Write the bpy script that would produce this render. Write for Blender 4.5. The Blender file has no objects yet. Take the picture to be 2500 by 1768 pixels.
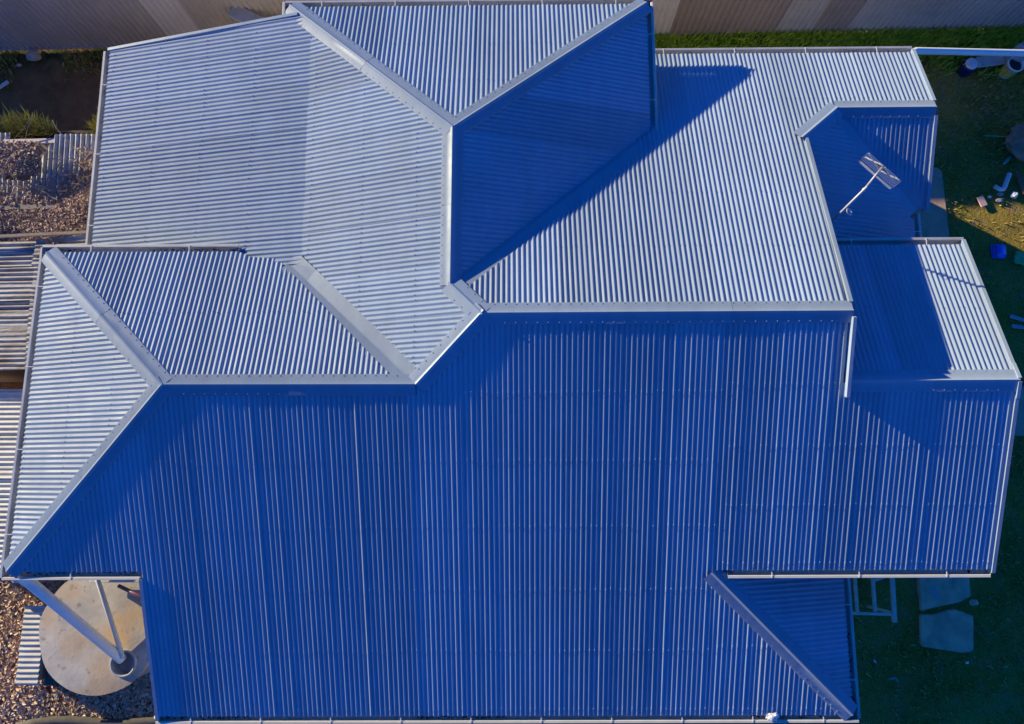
import bpy, bmesh, math, random
from mathutils import Vector, Matrix, noise
random.seed(7)
C = bpy.context.scene.collection
scene = bpy.context.scene
R = math.radians

# ------------------------------------------------------------------ camera, sky, sun, exposure
cam_d = bpy.data.cameras.new('camera'); cam = bpy.data.objects.new('camera', cam_d); C.objects.link(cam)
F = Vector((-0.00722817, 0.15476511, -0.98792485)); RR = Vector((0.99995754, -0.00452786, -0.00802553)); UU = Vector((0.00571526, 0.98794092, 0.15472581))
cam.matrix_world = Matrix(((RR.x, UU.x, -F.x, 0), (RR.y, UU.y, -F.y, 0), (RR.z, UU.z, -F.z, 14.762), (0, 0, 0, 1)))
cam_d.sensor_width = 36; cam_d.sensor_fit = 'HORIZONTAL'; cam_d.lens = 36 * 0.70786
cam_d.clip_start = 0.1; cam_d.clip_end = 1000
scene.camera = cam
SUN_AZ, SUN_EL = -60.5, 13.0          # azimuth clockwise from north (+Y)
world = bpy.data.worlds.new('World'); scene.world = world; world.use_nodes = True
nt = world.node_tree; bg = nt.nodes['Background']
sky = nt.nodes.new('ShaderNodeTexSky'); sky.sky_type = 'NISHITA'; sky.sun_disc = False
sky.sun_elevation = R(SUN_EL); sky.sun_rotation = R(SUN_AZ)
sky.altitude = 3000; sky.air_density = 1.0; sky.dust_density = 0.2; sky.ozone_density = 8.0
hs = nt.nodes.new('ShaderNodeHueSaturation'); hs.inputs['Saturation'].default_value = 1.085; hs.inputs['Hue'].default_value = .511
nt.links.new(sky.outputs[0], hs.inputs['Color']); nt.links.new(hs.outputs[0], bg.inputs[0]); bg.inputs[1].default_value = 0.128
sd = bpy.data.lights.new('sun', 'SUN'); sun = bpy.data.objects.new('sun', sd); C.objects.link(sun)
sd.energy = 4.5; sd.angle = R(0.55); sd.color = (1.0, 0.84, 0.50)
dirn = Vector((math.sin(R(SUN_AZ)) * math.cos(R(SUN_EL)), math.cos(R(SUN_AZ)) * math.cos(R(SUN_EL)), math.sin(R(SUN_EL))))
sun.rotation_euler = dirn.to_track_quat('Z', 'Y').to_euler(); sun.location = dirn * 40
vs = scene.view_settings; vs.view_transform = 'Standard'; vs.look = 'None'; vs.gamma = 1; vs.exposure = 0.80; vs.use_curve_mapping = False

# ------------------------------------------------------------------ materials
def mat(name, col, rough=.7, metal=0., var=.15, scale=6., bump=0., bscale=40., col2=None, spec=.5, coords='Object', stretch=None, coat=0., trans=0.):
    m = bpy.data.materials.new(name); m.use_nodes = True
    t = m.node_tree; n = t.nodes; L = t.links; p = n['Principled BSDF']
    p.inputs['Roughness'].default_value = rough; p.inputs['Metallic'].default_value = metal
    p.inputs['Specular IOR Level'].default_value = spec; p.inputs['Coat Weight'].default_value = coat
    p.inputs['Transmission Weight'].default_value = trans
    tc = n.new('ShaderNodeTexCoord'); src = tc.outputs[coords]
    if coords == 'World':
        pass
    if stretch:
        mp = n.new('ShaderNodeMapping'); mp.inputs['Scale'].default_value = stretch; L.new(src, mp.inputs[0]); src = mp.outputs[0]
    nz = n.new('ShaderNodeTexNoise'); nz.inputs['Scale'].default_value = scale; nz.inputs['Detail'].default_value = 6; nz.inputs['Roughness'].default_value = .65
    L.new(src, nz.inputs['Vector'])
    mx = n.new('ShaderNodeMix'); mx.data_type = 'RGBA'
    c = Vector(col)
    a = col2 if col2 else tuple(c * (1 - var)); b = col if col2 else tuple(c * (1 + var))
    mx.inputs[6].default_value = (*a, 1); mx.inputs[7].default_value = (*b, 1)
    rp = n.new('ShaderNodeMapRange'); rp.inputs[1].default_value = .32; rp.inputs[2].default_value = .68
    L.new(nz.outputs[0], rp.inputs[0]); L.new(rp.outputs[0], mx.inputs[0]); L.new(mx.outputs[2], p.inputs['Base Color'])
    if bump:
        b2 = n.new('ShaderNodeTexNoise'); b2.inputs['Scale'].default_value = bscale; b2.inputs['Detail'].default_value = 4; L.new(src, b2.inputs['Vector'])
        bp = n.new('ShaderNodeBump'); bp.inputs['Strength'].default_value = bump; bp.inputs['Distance'].default_value = .02
        L.new(b2.outputs[0], bp.inputs['Height']); L.new(bp.outputs[0], p.inputs['Normal'])
    return m
ROOF = (.37, .47, .60)
M = {}
def roofmat(name, col, rough, metal):
    m = bpy.data.materials.new(name); m.use_nodes = True; t = m.node_tree; n = t.nodes; L = t.links; p = n['Principled BSDF']
    p.inputs['Metallic'].default_value = metal; p.inputs['Specular IOR Level'].default_value = .2; p.inputs['Diffuse Roughness'].default_value = .6
    tc = n.new('ShaderNodeTexCoord'); oi = n.new('ShaderNodeObjectInfo')
    def nz(sc, d, ax=None):
        k = n.new('ShaderNodeTexNoise'); k.inputs['Scale'].default_value = sc; k.inputs['Detail'].default_value = d; k.inputs['Roughness'].default_value = .6
        if ax:
            mp = n.new('ShaderNodeMapping'); mp.inputs['Scale'].default_value = ax; L.new(tc.outputs['Object'], mp.inputs[0]); L.new(mp.outputs[0], k.inputs['Vector'])
        else: L.new(tc.outputs['Object'], k.inputs['Vector'])
        return k.outputs[0]
    def mr(s_, a, b, c, d):
        k = n.new('ShaderNodeMapRange'); k.inputs[1].default_value = a; k.inputs[2].default_value = b; k.inputs[3].default_value = c; k.inputs[4].default_value = d; L.new(s_, k.inputs[0]); return k.outputs[0]
    def mul(a, b):
        k = n.new('ShaderNodeMath'); k.operation = 'MULTIPLY'; L.new(a, k.inputs[0]); L.new(b, k.inputs[1]); return k.outputs[0]
    v = mul(mr(oi.outputs['Random'], 0, 1, .89, 1.09), mr(nz(.55, 5), .3, .7, .93, 1.06))
    v = mul(v, mr(nz(1.0, 4, (6, 1.2, 1)), .3, .7, .95, 1.05))
    v = mul(v, mr(nz(38, 2), .62, .74, 1.0, .90))
    c = n.new('ShaderNodeMix'); c.data_type = 'RGBA'; c.blend_type = 'MULTIPLY'; c.inputs[0].default_value = 1; c.inputs[6].default_value = (*col, 1); L.new(v, c.inputs[7])
    dust = n.new('ShaderNodeMix'); dust.data_type = 'RGBA'; dust.inputs[7].default_value = (.40, .47, .54, 1); L.new(c.outputs[2], dust.inputs[6]); L.new(mr(nz(1.7, 6), .56, .75, 0, .30), dust.inputs[0])
    L.new(dust.outputs[2], p.inputs['Base Color']); L.new(mr(nz(2.6, 4), .3, .7, rough - .1, rough + .1), p.inputs['Roughness'])
    b = n.new('ShaderNodeBump'); b.inputs['Strength'].default_value = .12; b.inputs['Distance'].default_value = .02; L.new(nz(5, 2), b.inputs['Height']); L.new(b.outputs[0], p.inputs['Normal'])
    return m
M['roof'] = roofmat('coated_roof_steel', ROOF, .50, .0)
M['cap'] = roofmat('coated_flashing_steel', tuple(c * .90 for c in ROOF), .45, .04)
M['gutter'] = mat('gutter_steel', (.62, .62, .60), .45, .2, .12, 3)
M['cream'] = mat('cream_paint', (.72, .69, .60), .5, 0, .08, 4)
M['white'] = mat('white_plastic', (.88, .87, .84), .4, 0, .05, 5)
M['wall'] = mat('weatherboard', (.62, .58, .50), .7, 0, .08, 3)
M['screw'] = mat('screw_zinc', (.22, .30, .45), .5, .3, .1, 30)
M['debris'] = mat('rotted_leaves', (.035, .026, .02), .95, 0, .5, 40)
M['soil'] = mat('soil', (.075, .046, .034), .95, 0, .35, 3, .5, 30)
M['concrete'] = mat('concrete', (.78, .50, .31), .9, 0, .3, 3, .3, 60)
M['path'] = mat('path_concrete', (.62, .42, .28), .9, 0, .2, 3, .2, 60)
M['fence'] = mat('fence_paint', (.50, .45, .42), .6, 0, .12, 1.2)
M['fence_pale'] = mat('fence_paint_pale_lit', (.70, .65, .62), .6, 0, .12, 1.2)  # left sheet is really paler; right sheets hold reflected light patches as colour
M['fence_dark'] = mat('fence_paint_dark', (.37, .30, .27), .6, 0, .12, 1.2)  # posts, and the right sheets between the painted light patches
M['rust'] = mat('rusted_iron', (.54, .56, .55), .8, .0, .1, 3.2, .5, 14, col2=(.25, .19, .15), stretch=(.6, 2.5, 1))
M['oldzinc'] = mat('weathered_iron', (.54, .57, .59), .7, .0, .1, 5, .3, 20, col2=(.32, .30, .28))
M['creamiron'] = mat('cream_iron', (.70, .72, .69), .6, 0, .1, 2, .1, 20, col2=(.50, .48, .43))
M['timber'] = mat('weathered_timber', (.33, .27, .21), .85, 0, .25, 4, .2, 50, stretch=(1, 8, 8))
M['orangewood'] = mat('stained_timber', (.32, .15, .07), .7, 0, .2, 5)
M['palewood'] = mat('pale_timber', (.80, .68, .62), .7, 0, .1, 5)
M['paletimber'] = mat('pale_painted_timber', (.48, .47, .46), .7, 0, .12, 5)
def tankmat():
    m = mat('tank_concrete', (.70, .65, .55), .9, 0, .1, 1.6, .15, 18, col2=(.46, .42, .36)); t = m.node_tree; n = t.nodes; L = t.links; p = n['Principled BSDF']
    src = p.inputs['Base Color'].links[0].from_socket; tc = n.new('ShaderNodeTexCoord')
    for sc, lo, hi, col, off in ((1.1, .50, .66, (.60, .40, .20), 3), (.9, .55, .68, (.33, .29, .25), 11), (7, .60, .70, (.30, .22, .15), 5)):
        mp = n.new('ShaderNodeMapping'); mp.inputs['Location'].default_value = (off, off * .7, 0); L.new(tc.outputs['Object'], mp.inputs[0])
        z = n.new('ShaderNodeTexNoise'); z.inputs['Scale'].default_value = sc; z.inputs['Detail'].default_value = 7; L.new(mp.outputs[0], z.inputs['Vector'])
        r = n.new('ShaderNodeMapRange'); r.inputs[1].default_value = lo; r.inputs[2].default_value = hi; r.inputs[4].default_value = .75; L.new(z.outputs[0], r.inputs[0])
        x = n.new('ShaderNodeMix'); x.data_type = 'RGBA'; L.new(r.outputs[0], x.inputs[0]); L.new(src, x.inputs[6]); x.inputs[7].default_value = (*col, 1); src = x.outputs[2]
    L.new(src, p.inputs['Base Color']); return m
M['tank'] = tankmat()
M['dark'] = mat('dark_interior', (.02, .018, .016), .9, 0, .2, 5)
M['green_board'] = mat('green_paint', (.06, .085, .06), .5, 0, .2, 4)
M['rock'] = mat('stone', (.62, .46, .33), .9, 0, .25, 6, .4, 20)
M['blue'] = mat('blue_plastic', (.03, .16, .85), .35, 0, .1, 5)
M['navy'] = mat('navy_plastic', (.012, .016, .10), .35, 0, .1, 5)
M['yellow'] = mat('yellow_label', (.62, .50, .10), .5, 0, .1, 9)
M['black'] = mat('black_plastic', (.02, .022, .03), .4, 0, .2, 9)
M['clear'] = mat('clear_plastic', (.75, .82, .88), .15, 0, .05, 9, trans=.6)
M['greenglass'] = mat('green_plastic', (.10, .34, .24), .3, 0, .15, 9)
M['greencloth'] = mat('green_cloth', (.05, .55, .22), .8, 0, .2, 9)
M['hessian'] = mat('brown_hessian', (.46, .27, .16), .95, 0, .3, 8, .4, 40)
M['pink'] = mat('pink_board', (.60, .42, .42), .7, 0, .08, 9)
M['alu'] = mat('aluminium', (.72, .72, .70), .35, 1., .08, 9)
M['mast'] = mat('dull_aluminium', (.45, .46, .48), .5, .2, .08, 9)
M['galv'] = mat('galvanised_frame', (.80, .72, .58), .6, .1, .15, 9)
M['cable'] = mat('white_cable', (.7, .7, .7), .5)
M['purple'] = mat('purple_pvc', (.16, .06, .11), .4)
M['shadecloth'] = mat('grey_shadecloth', (.11, .10, .09), .9, 0, .2, 9, .3, 60)
def leafmat(name, cols, rough=.8):
    m = bpy.data.materials.new(name); m.use_nodes = True; t = m.node_tree; n = t.nodes; L = t.links; p = n['Principled BSDF']
    g = n.new('ShaderNodeNewGeometry'); r = n.new('ShaderNodeValToRGB'); e = r.color_ramp.elements
    for i, c in enumerate(cols):
        pos = i / (len(cols) - 1)
        el = e[i] if i < 2 else e.new(pos)
        el.position = pos; el.color = (*c, 1)
    L.new(g.outputs['Random Per Island'], r.inputs[0]); L.new(r.outputs[0], p.inputs['Base Color']); p.inputs['Roughness'].default_value = rough
    return m
M['deadleaf'] = leafmat('dead_leaves', [(.42, .24, .12), (.82, .62, .42), (.60, .38, .22), (.86, .70, .52), (.70, .48, .30)])
M['vineleaf'] = leafmat('dead_vine_leaves', [(.30, .18, .12), (.56, .41, .29), (.40, .25, .17), (.52, .38, .29), (.62, .48, .36)])
M['grass'] = leafmat('lawn_grass', [(.20, .23, .03), (.32, .30, .04), (.46, .32, .09), (.26, .30, .03), (.84, .64, .28)])
M['weed'] = leafmat('weed_leaves', [(.24, .46, .02), (.42, .62, .03), (.26, .42, .03), (.56, .66, .06)])
M['drygrass'] = leafmat('yellow_grass', [(.34, .34, .06), (.46, .42, .12), (.26, .28, .06), (.54, .48, .22)])

# ------------------------------------------------------------------ helpers
def obj(name, bm, m, parent=None, smooth=False):
    me = bpy.data.meshes.new(name); bm.to_mesh(me); bm.free()
    if smooth:
        for p in me.polygons: p.use_smooth = True
    for mm in (m if isinstance(m, (list, tuple)) else [m]): me.materials.append(M[mm])
    o = bpy.data.objects.new(name, me); C.objects.link(o)
    if parent: o.parent = parent; o.matrix_parent_inverse = parent.matrix_world.inverted()
    return o
def pyobj(name, v, f, m, parent=None, smooth=False):
    me = bpy.data.meshes.new(name); me.from_pydata(v, [], f); me.update()
    if smooth: me.polygons.foreach_set('use_smooth', [True] * len(me.polygons))
    me.materials.append(M[m]); o = bpy.data.objects.new(name, me); C.objects.link(o)
    if parent: o.parent = parent; o.matrix_parent_inverse = parent.matrix_world.inverted()
    return o
def tag(o, label, cat, group=None):
    o['label'] = label; o['category'] = cat
    if group: o['group'] = group
    return o
def thing(name, label, cat, loc=(0, 0, 0), rotz=0, group=None):
    o = bpy.data.objects.new(name, None); C.objects.link(o); o.location = loc; o.rotation_euler = (0, 0, rotz); o.empty_display_size = .2
    o.matrix_world = Matrix.Translation(loc) @ Matrix.Rotation(rotz, 4, 'Z')
    return tag(o, label, cat, group)
def bar(bm, p0, p1, w, h, up=(0, 0, 1)):
    p0, p1 = Vector(p0), Vector(p1); d = (p1 - p0).normalized(); up = Vector(up)
    s = d.cross(up)
    if s.length < 1e-4: s = d.cross(Vector((1, 0, 0)))
    s.normalize(); u = s.cross(d).normalized()
    vs_ = [bm.verts.new(p + s * a * w / 2 + u * b * h / 2) for p in (p0, p1) for a, b in ((-1, -1), (1, -1), (1, 1), (-1, 1))]
    for f in ((3, 2, 1, 0), (4, 5, 6, 7), (0, 1, 5, 4), (1, 2, 6, 5), (2, 3, 7, 6), (3, 0, 4, 7)): bm.faces.new([vs_[i] for i in f])
def box(bm, x0, x1, y0, y1, z0, z1):
    bar(bm, (x0, (y0 + y1) / 2, (z0 + z1) / 2), (x1, (y0 + y1) / 2, (z0 + z1) / 2), y1 - y0, z1 - z0)
def bevel(bm, o=.01, seg=2):
    bmesh.ops.bevel(bm, geom=bm.edges[:], offset=o, segments=seg, affect='EDGES', profile=.6, clamp_overlap=True)
def tube(bm, pts, r, n=12, caps=True):
    pts = [Vector(p) for p in pts]; rings = []
    rs = r if isinstance(r, (list, tuple)) else [r] * len(pts)
    for i, p in enumerate(pts):
        d = (pts[min(i + 1, len(pts) - 1)] - pts[max(i - 1, 0)]).normalized()
        a = d.cross(Vector((0, 0, 1)))
        if a.length < .05: a = d.cross(Vector((1, 0, 0)))
        a.normalize(); b = a.cross(d)
        rings.append([bm.verts.new(p + (a * math.cos(2 * math.pi * k / n) + b * math.sin(2 * math.pi * k / n)) * rs[i]) for k in range(n)])
    for A_, B_ in zip(rings, rings[1:]):
        for k in range(n): bm.faces.new((A_[k], A_[(k + 1) % n], B_[(k + 1) % n], B_[k]))
    if caps:
        bm.faces.new(rings[0]); bm.faces.new(rings[-1][::-1])
    bmesh.ops.recalc_face_normals(bm, faces=bm.faces[:])
def lathe(bm, prof, n=24, c=(0, 0, 0)):
    rings = []
    for r, z in prof: rings.append([bm.verts.new((c[0] + r * math.cos(2 * math.pi * k / n), c[1] + r * math.sin(2 * math.pi * k / n), c[2] + z)) for k in range(n)] if r > 1e-5 else [bm.verts.new((c[0], c[1], c[2] + z))])
    for A_, B_ in zip(rings, rings[1:]):
        for k in range(n):
            q = [A_[k % len(A_)], A_[(k + 1) % len(A_)], B_[(k + 1) % len(B_)], B_[k % len(B_)]]
            q2 = []
            for v in q:
                if v not in q2: q2.append(v)
            if len(q2) > 2: bm.faces.new(q2)
    bmesh.ops.recalc_face_normals(bm, faces=bm.faces[:])
def prism(bm, pts, z0, z1):
    a = [bm.verts.new((x, y, z0)) for x, y in pts]; b = [bm.verts.new((x, y, z1)) for x, y in pts]
    bm.faces.new(a[::-1]); bm.faces.new(b)
    for i in range(len(pts)): j = (i + 1) % len(pts); bm.faces.new((a[i], a[j], b[j], b[i]))
    bmesh.ops.recalc_face_normals(bm, faces=bm.faces[:])

# ------------------------------------------------------------------ ground
def ground_material():
    m = bpy.data.materials.new('yard_ground'); m.use_nodes = True; t = m.node_tree; n = t.nodes; L = t.links; p = n['Principled BSDF']
    p.inputs['Roughness'].default_value = .95; p.inputs['Specular IOR Level'].default_value = .1
    tc = n.new('ShaderNodeTexCoord'); sx = n.new('ShaderNodeSeparateXYZ'); L.new(tc.outputs['Object'], sx.inputs[0])
    def nz(s, d=5):
        k = n.new('ShaderNodeTexNoise'); k.inputs['Scale'].default_value = s; k.inputs['Detail'].default_value = d; k.inputs['Roughness'].default_value = .65; L.new(tc.outputs['Object'], k.inputs['Vector']); return k
    def mix(fac, a, b):
        k = n.new('ShaderNodeMix'); k.data_type = 'RGBA'
        for i, v in ((6, a), (7, b)):
            if isinstance(v, tuple): k.inputs[i].default_value = (*v, 1)
            else: L.new(v, k.inputs[i])
        L.new(fac, k.inputs[0]); return k.outputs[2]
    def rng(s, a, b):
        k = n.new('ShaderNodeMapRange'); k.inputs[1].default_value = a; k.inputs[2].default_value = b; L.new(s, k.inputs[0]); return k.outputs[0]
    n1 = nz(.8); n2 = nz(14); n3 = nz(2.4); n4 = nz(45, 3)
    lawn = mix(rng(n1.outputs[0], .42, .60), (.25, .20, .03), (.48, .30, .08))
    lawn = mix(rng(n2.outputs[0], .35, .7), lawn, (.38, .29, .05))
    lawn = mix(rng(n3.outputs[0], .52, .66), lawn, (.42, .27, .11))
    lawn = mix(rng(n4.outputs[0], .56, .70), lawn, (.50, .45, .13)); lawn = mix(rng(n4.outputs[0], .44, .34), lawn, (.07, .08, .012))
    dirt = mix(rng(n3.outputs[0], .35, .65), (.24, .125, .05), (.38, .20, .085))
    dirt = mix(rng(n2.outputs[0], .62, .72), dirt, (.42, .28, .15))
    leaf = mix(rng(n2.outputs[0], .35, .65), (.20, .10, .05), (.45, .28, .16))
    ew = mix(rng(sx.outputs[0], 3.0, 4.6), dirt, lawn)
    # leaf covered soil in the west and south-west, bare soil in the north-west corner
    ym = n.new('ShaderNodeMath'); ym.operation = 'ADD'; L.new(sx.outputs[1], ym.inputs[0]); ym.inputs[1].default_value = 0
    west = rng(sx.outputs[0], -4.5, -5.2)
    south = rng(sx.outputs[1], 6.6, 5.6)
    mu = n.new('ShaderNodeMath'); mu.operation = 'MULTIPLY'; L.new(west, mu.inputs[0]); L.new(south, mu.inputs[1])
    col = mix(mu.outputs[0], ew, leaf)
    # mossy grass along the foot of the fence
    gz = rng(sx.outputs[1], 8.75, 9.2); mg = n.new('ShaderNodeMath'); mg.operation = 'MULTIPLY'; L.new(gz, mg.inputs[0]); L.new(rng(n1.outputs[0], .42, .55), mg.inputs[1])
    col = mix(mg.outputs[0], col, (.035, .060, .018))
    L.new(col, p.inputs['Base Color'])
    bp = n.new('ShaderNodeBump'); bp.inputs['Strength'].default_value = .6; bp.inputs['Distance'].default_value = .04; L.new(n2.outputs[0], bp.inputs['Height']); L.new(bp.outputs[0], p.inputs['Normal'])
    return m
M['ground'] = ground_material()
bm = bmesh.new()
NX = 60
xs = [-200, -60, -25] + [-14 + 28 * i / NX for i in range(NX + 1)] + [25, 60, 200]
ys = [-200, -60, -20] + [-8 + 20 * i / 44 for i in range(45)] + [25, 60, 200]
grid = [[bm.verts.new((x, y, (.035 * noise.noise(Vector((x * .9, y * .9, 0))) - .03) if abs(x) < 14 and -8 < y < 12 else -.03)) for x in xs] for y in ys]
for a, b in zip(grid, grid[1:]):
    for i in range(len(xs) - 1): bm.faces.new((a[i], a[i + 1], b[i + 1], b[i]))
g = obj('ground', bm, 'ground', smooth=True); g['kind'] = 'structure'

# ------------------------------------------------------------------ house
P_ = .0762; AMP = .0100
S = lambda x, y: 2.6 + .3734 * (y + 3.740)
N = lambda x, y: 4.8368 - .3632 * (y - 2.2504)
A = lambda x, y: 4.485 - .3854 * (y - 1.3084)
W1 = lambda x, y: 4.8368 + .3652 * (x + .4994)
W2 = lambda x, y: 3.7868 + .2250 * (x + 3.3747)
EW = lambda x, y: 4.671 - .3257 * (x + .945)
NH = lambda x, y: 4.671 - .375 * (y - 5.11)
EP = lambda x, y: 3.475 - .365 * (x - 5.333)
NES = lambda x, y: 3.475 - .365 * (6.0 - y)
SEH = lambda x, y: 3.468 - .3815 * (x - 2.9565)
def plane3(a, b, c):
    a, b, c = Vector(a), Vector(b), Vector(c); n = (b - a).cross(c - a); d = n.dot(a)
    return lambda x, y: (d - n.x * x - n.y * y) / n.z
WH = plane3((-5.085, 1.31, 4.485), (-7.75, -1.40, 3.47), (-7.53, 3.57, 3.60))
def normal(pl, x, y):
    e = .01; return Vector((-(pl(x + e, y) - pl(x - e, y)) / (2 * e), -(pl(x, y + e) - pl(x, y - e)) / (2 * e), 1)).normalized()
house = thing('house', 'single storey house under a large hipped roof of blue silver corrugated steel', 'house', (0, 1.5, 0))
def interval(poly, u, ax):
    w = []
    n = len(poly)
    for i in range(n):
        a, b = poly[i], poly[(i + 1) % n]; ua, ub = a[ax], b[ax]
        if (ua - u) * (ub - u) <= 0 and abs(ua - ub) > 1e-9:
            t = (u - ua) / (ub - ua); w.append(a[1 - ax] + t * (b[1 - ax] - a[1 - ax]))
    return (min(w), max(w)) if len(w) > 1 else None
allscrews = []
def sheets(pl, poly, ax, m='roof', parent=None, name='roof_sheet', amp=AMP, pitch=P_, jitter=1., screws=True, per=10, phase=None, ragged=0., seg=1.1):
    """corrugated sheets over polygon; ax=0: ribs run along Y (u = X), ax=1: ribs run along X (u = Y)"""
    us = [p[ax] for p in poly]; u0, u1 = min(us), max(us); SUB = 8; nsh = 0
    wid = pitch * per; k0 = 0; wall = [p[1 - ax] for p in poly]; wmin, wmax = min(wall), max(wall)
    ph = random.random() * pitch if phase is None else phase
    u = u0 + .002
    while u < u1 - .03:
        ue = min(u + wid + pitch * .5, u1 - .002); ncol = max(3, int((ue - u) / (pitch / SUB)) + 1)
        lift = .0012 * (nsh % 2) + random.uniform(0, .0015) * jitter
        tilt = random.uniform(-.004, .004) * jitter; tw = random.uniform(-.003, .003) * jitter
        cols = []; amps = {}; e0 = random.uniform(-ragged, ragged)
        for i in range(ncol):
            uu = u + (ue - u) * i / (ncol - 1); iv = interval(poly, uu, ax)
            cols.append((uu, iv[0] + (e0 if ragged else 0), iv[1]) if iv and iv[1] - iv[0] > .03 else None)
        L_ = max([c[2] - c[1] for c in cols if c] + [0])
        if L_ == 0: u += wid; nsh += 1; continue
        ns = max(1, int(L_ / seg)); verts = []; faces = []; ids = []
        for c in cols:
            if not c: ids.append(None); continue
            uu, lo, hi = c; row = []
            k = math.floor((uu - ph) / pitch * 2 + .5)
            if k not in amps: amps[k] = amp * (1 + random.uniform(-.2, .2) * jitter)
            off = amps[k] * math.cos(2 * math.pi * (uu - ph) / pitch) + lift + tilt * (uu - u)
            for j in range(ns + 1):
                w = lo + (hi - lo) * j / ns
                x, y = (uu, w) if ax == 0 else (w, uu)
                nr = normal(pl, x, y)
                wob = jitter * .0016 * noise.noise(Vector((uu * 5, w * .9, nsh * 3.1)))
                q = Vector((x, y, pl(x, y))) + nr * (off + wob + tw * (w - wmin) * .2)
                row.append(len(verts)); verts.append(q)
            ids.append(row)
        for a, b in zip(ids, ids[1:]):
            if a and b:
                for j in range(ns): faces.append((a[j], b[j], b[j + 1], a[j + 1]) if ax == 0 else (a[j], a[j + 1], b[j + 1], b[j]))
        pyobj(name, verts, faces, m, parent, True)
        u += wid; nsh += 1
    if screws:
        w = wmin + .12; step = (wmax - wmin - .2) / max(1, round((wmax - wmin) / .95))
        while w < wmax:
            k = math.ceil((u0 - ph) / pitch); nth = 0
            while ph + k * pitch < u1:
                uu = ph + k * pitch; nth += 1
                iv = interval(poly, uu, ax)
                if iv and iv[0] + .03 < w < iv[1] - .12 and nth % 3 != 1 and random.random() < .9:
                    x, y = (uu, w + random.uniform(-.012, .012)) if ax == 0 else (w + random.uniform(-.012, .012), uu)
                    allscrews.append((Vector((x, y, pl(x, y))), normal(pl, x, y), amp))
                k += 1
            w += step
# slopes  (ax 0: ribs north-south, ax 1: ribs east-west)
VY = lambda x: 2.7065 + .8968 * (x + .945)           # valley between the north wing's east slope and the north slope
sheets(S, [(-7.72, -1.41), (-5.085, 1.29), (-1.448, 1.274), (-.5, 2.23), (2.93, 2.23), (2.93, -3.74), (-5.70, -3.74), (-5.70, -1.41)], 0, parent=house)
sheets(S, [(2.93, -3.74), (5.20, -3.74), (2.93, -1.50)], 0, parent=house)
sheets(S, [(2.93, -1.42), (7.10, -1.42), (7.10, 1.29), (4.64, 1.29), (4.64, 2.23), (2.93, 2.23)], 0, parent=house)
sheets(N, [(-.94, 2.74), (-.5, 2.27), (4.64, 2.27), (4.66, 5.45), (5.33, 6.02), (6.955, 6.02), (6.94, 7.29), (1.99, 7.30), (1.95, VY(1.95) - .27), (-.70, VY(-.70) - .25)], 0, parent=house)
sheets(A, [(-7.50, 3.57), (-4.45, 3.56), (-4.25, 3.46), (-3.80, 3.42), (-1.72, 1.33), (-5.085, 1.33)], 0, parent=house)
sheets(A, [(4.70, 1.33), (7.10, 1.33), (7.10, 3.60), (4.70, 3.60)], 0, parent=house)
sheets(W1, [(-3.385, 7.44), (-.955, 5.10), (-.975, 2.72), (-.52, 2.24), (-1.42, 1.50), (-3.385, 3.45)], 1, parent=house, phase=.02)
sheets(W2, [(-3.37, 7.45), (-3.58, 7.60), (-7.22, 7.50), (-7.25, 3.34), (-3.37, 3.30)], 1, parent=house, phase=.02)
sheets(NH, [(-.935, 5.13), (2.17, 7.81), (-3.74, 7.81)], 0, parent=house)
sheets(EW, [(-.915, 5.10), (2.2, 7.77), (2.2, VY(2.2) + .05), (-.935, 2.76)], 1, parent=house)
sheets(WH, [(-5.10, 1.31), (-7.75, -1.38), (-7.535, 3.55)], 1, parent=house)
sheets(EP, [(5.31, 5.98), (4.70, 5.42), (4.70, 3.72), (6.72, 3.72), (6.72, 4.22), (5.28, 5.78), (5.28, 5.93)], 1, parent=house)
sheets(NES, [(5.42, 5.97), (6.955, 5.98), (6.975, 4.46), (6.86, 4.46)], 0, parent=house)
sheets(SEH, [(2.97, -1.46), (5.25, -3.70), (5.25, -1.44)], 1, parent=house)
def cap(name, p0, p1, pa, ia, pb, ib, w=.165, lift=.019, m='cap'):
    """capping laid in lengths that lap by a few centimetres, with fixings along both edges"""
    a, b = Vector(p0[:2]), Vector(p1[:2]); L_ = (b - a).length; n = max(1, math.ceil(L_ / 2.4))
    for i in range(n):
        q0 = a + (b - a) * (i / n); q1 = a + (b - a) * min(1, (i + 1) / n + (.04 / L_ if i < n - 1 else 0))
        cap_piece(name, q0, q1, pa, ia, pb, ib, w, lift + .0025 * (i % 2), m)
    d = (b - a).normalized()
    for pl, ins in ((pa, ia), (pb, ib)):
        h = Vector((-d.y, d.x)); mid = (a + b) / 2
        if h.dot(Vector(ins[:2]) - mid) < 0: h = -h
        k = .15
        while k < L_ - .15:
            q = a + d * k + h * (w - .03) * .93; allscrews.append((Vector((q.x, q.y, pl(q.x, q.y))), normal(pl, q.x, q.y), lift + .001)); k += .1524
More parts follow.
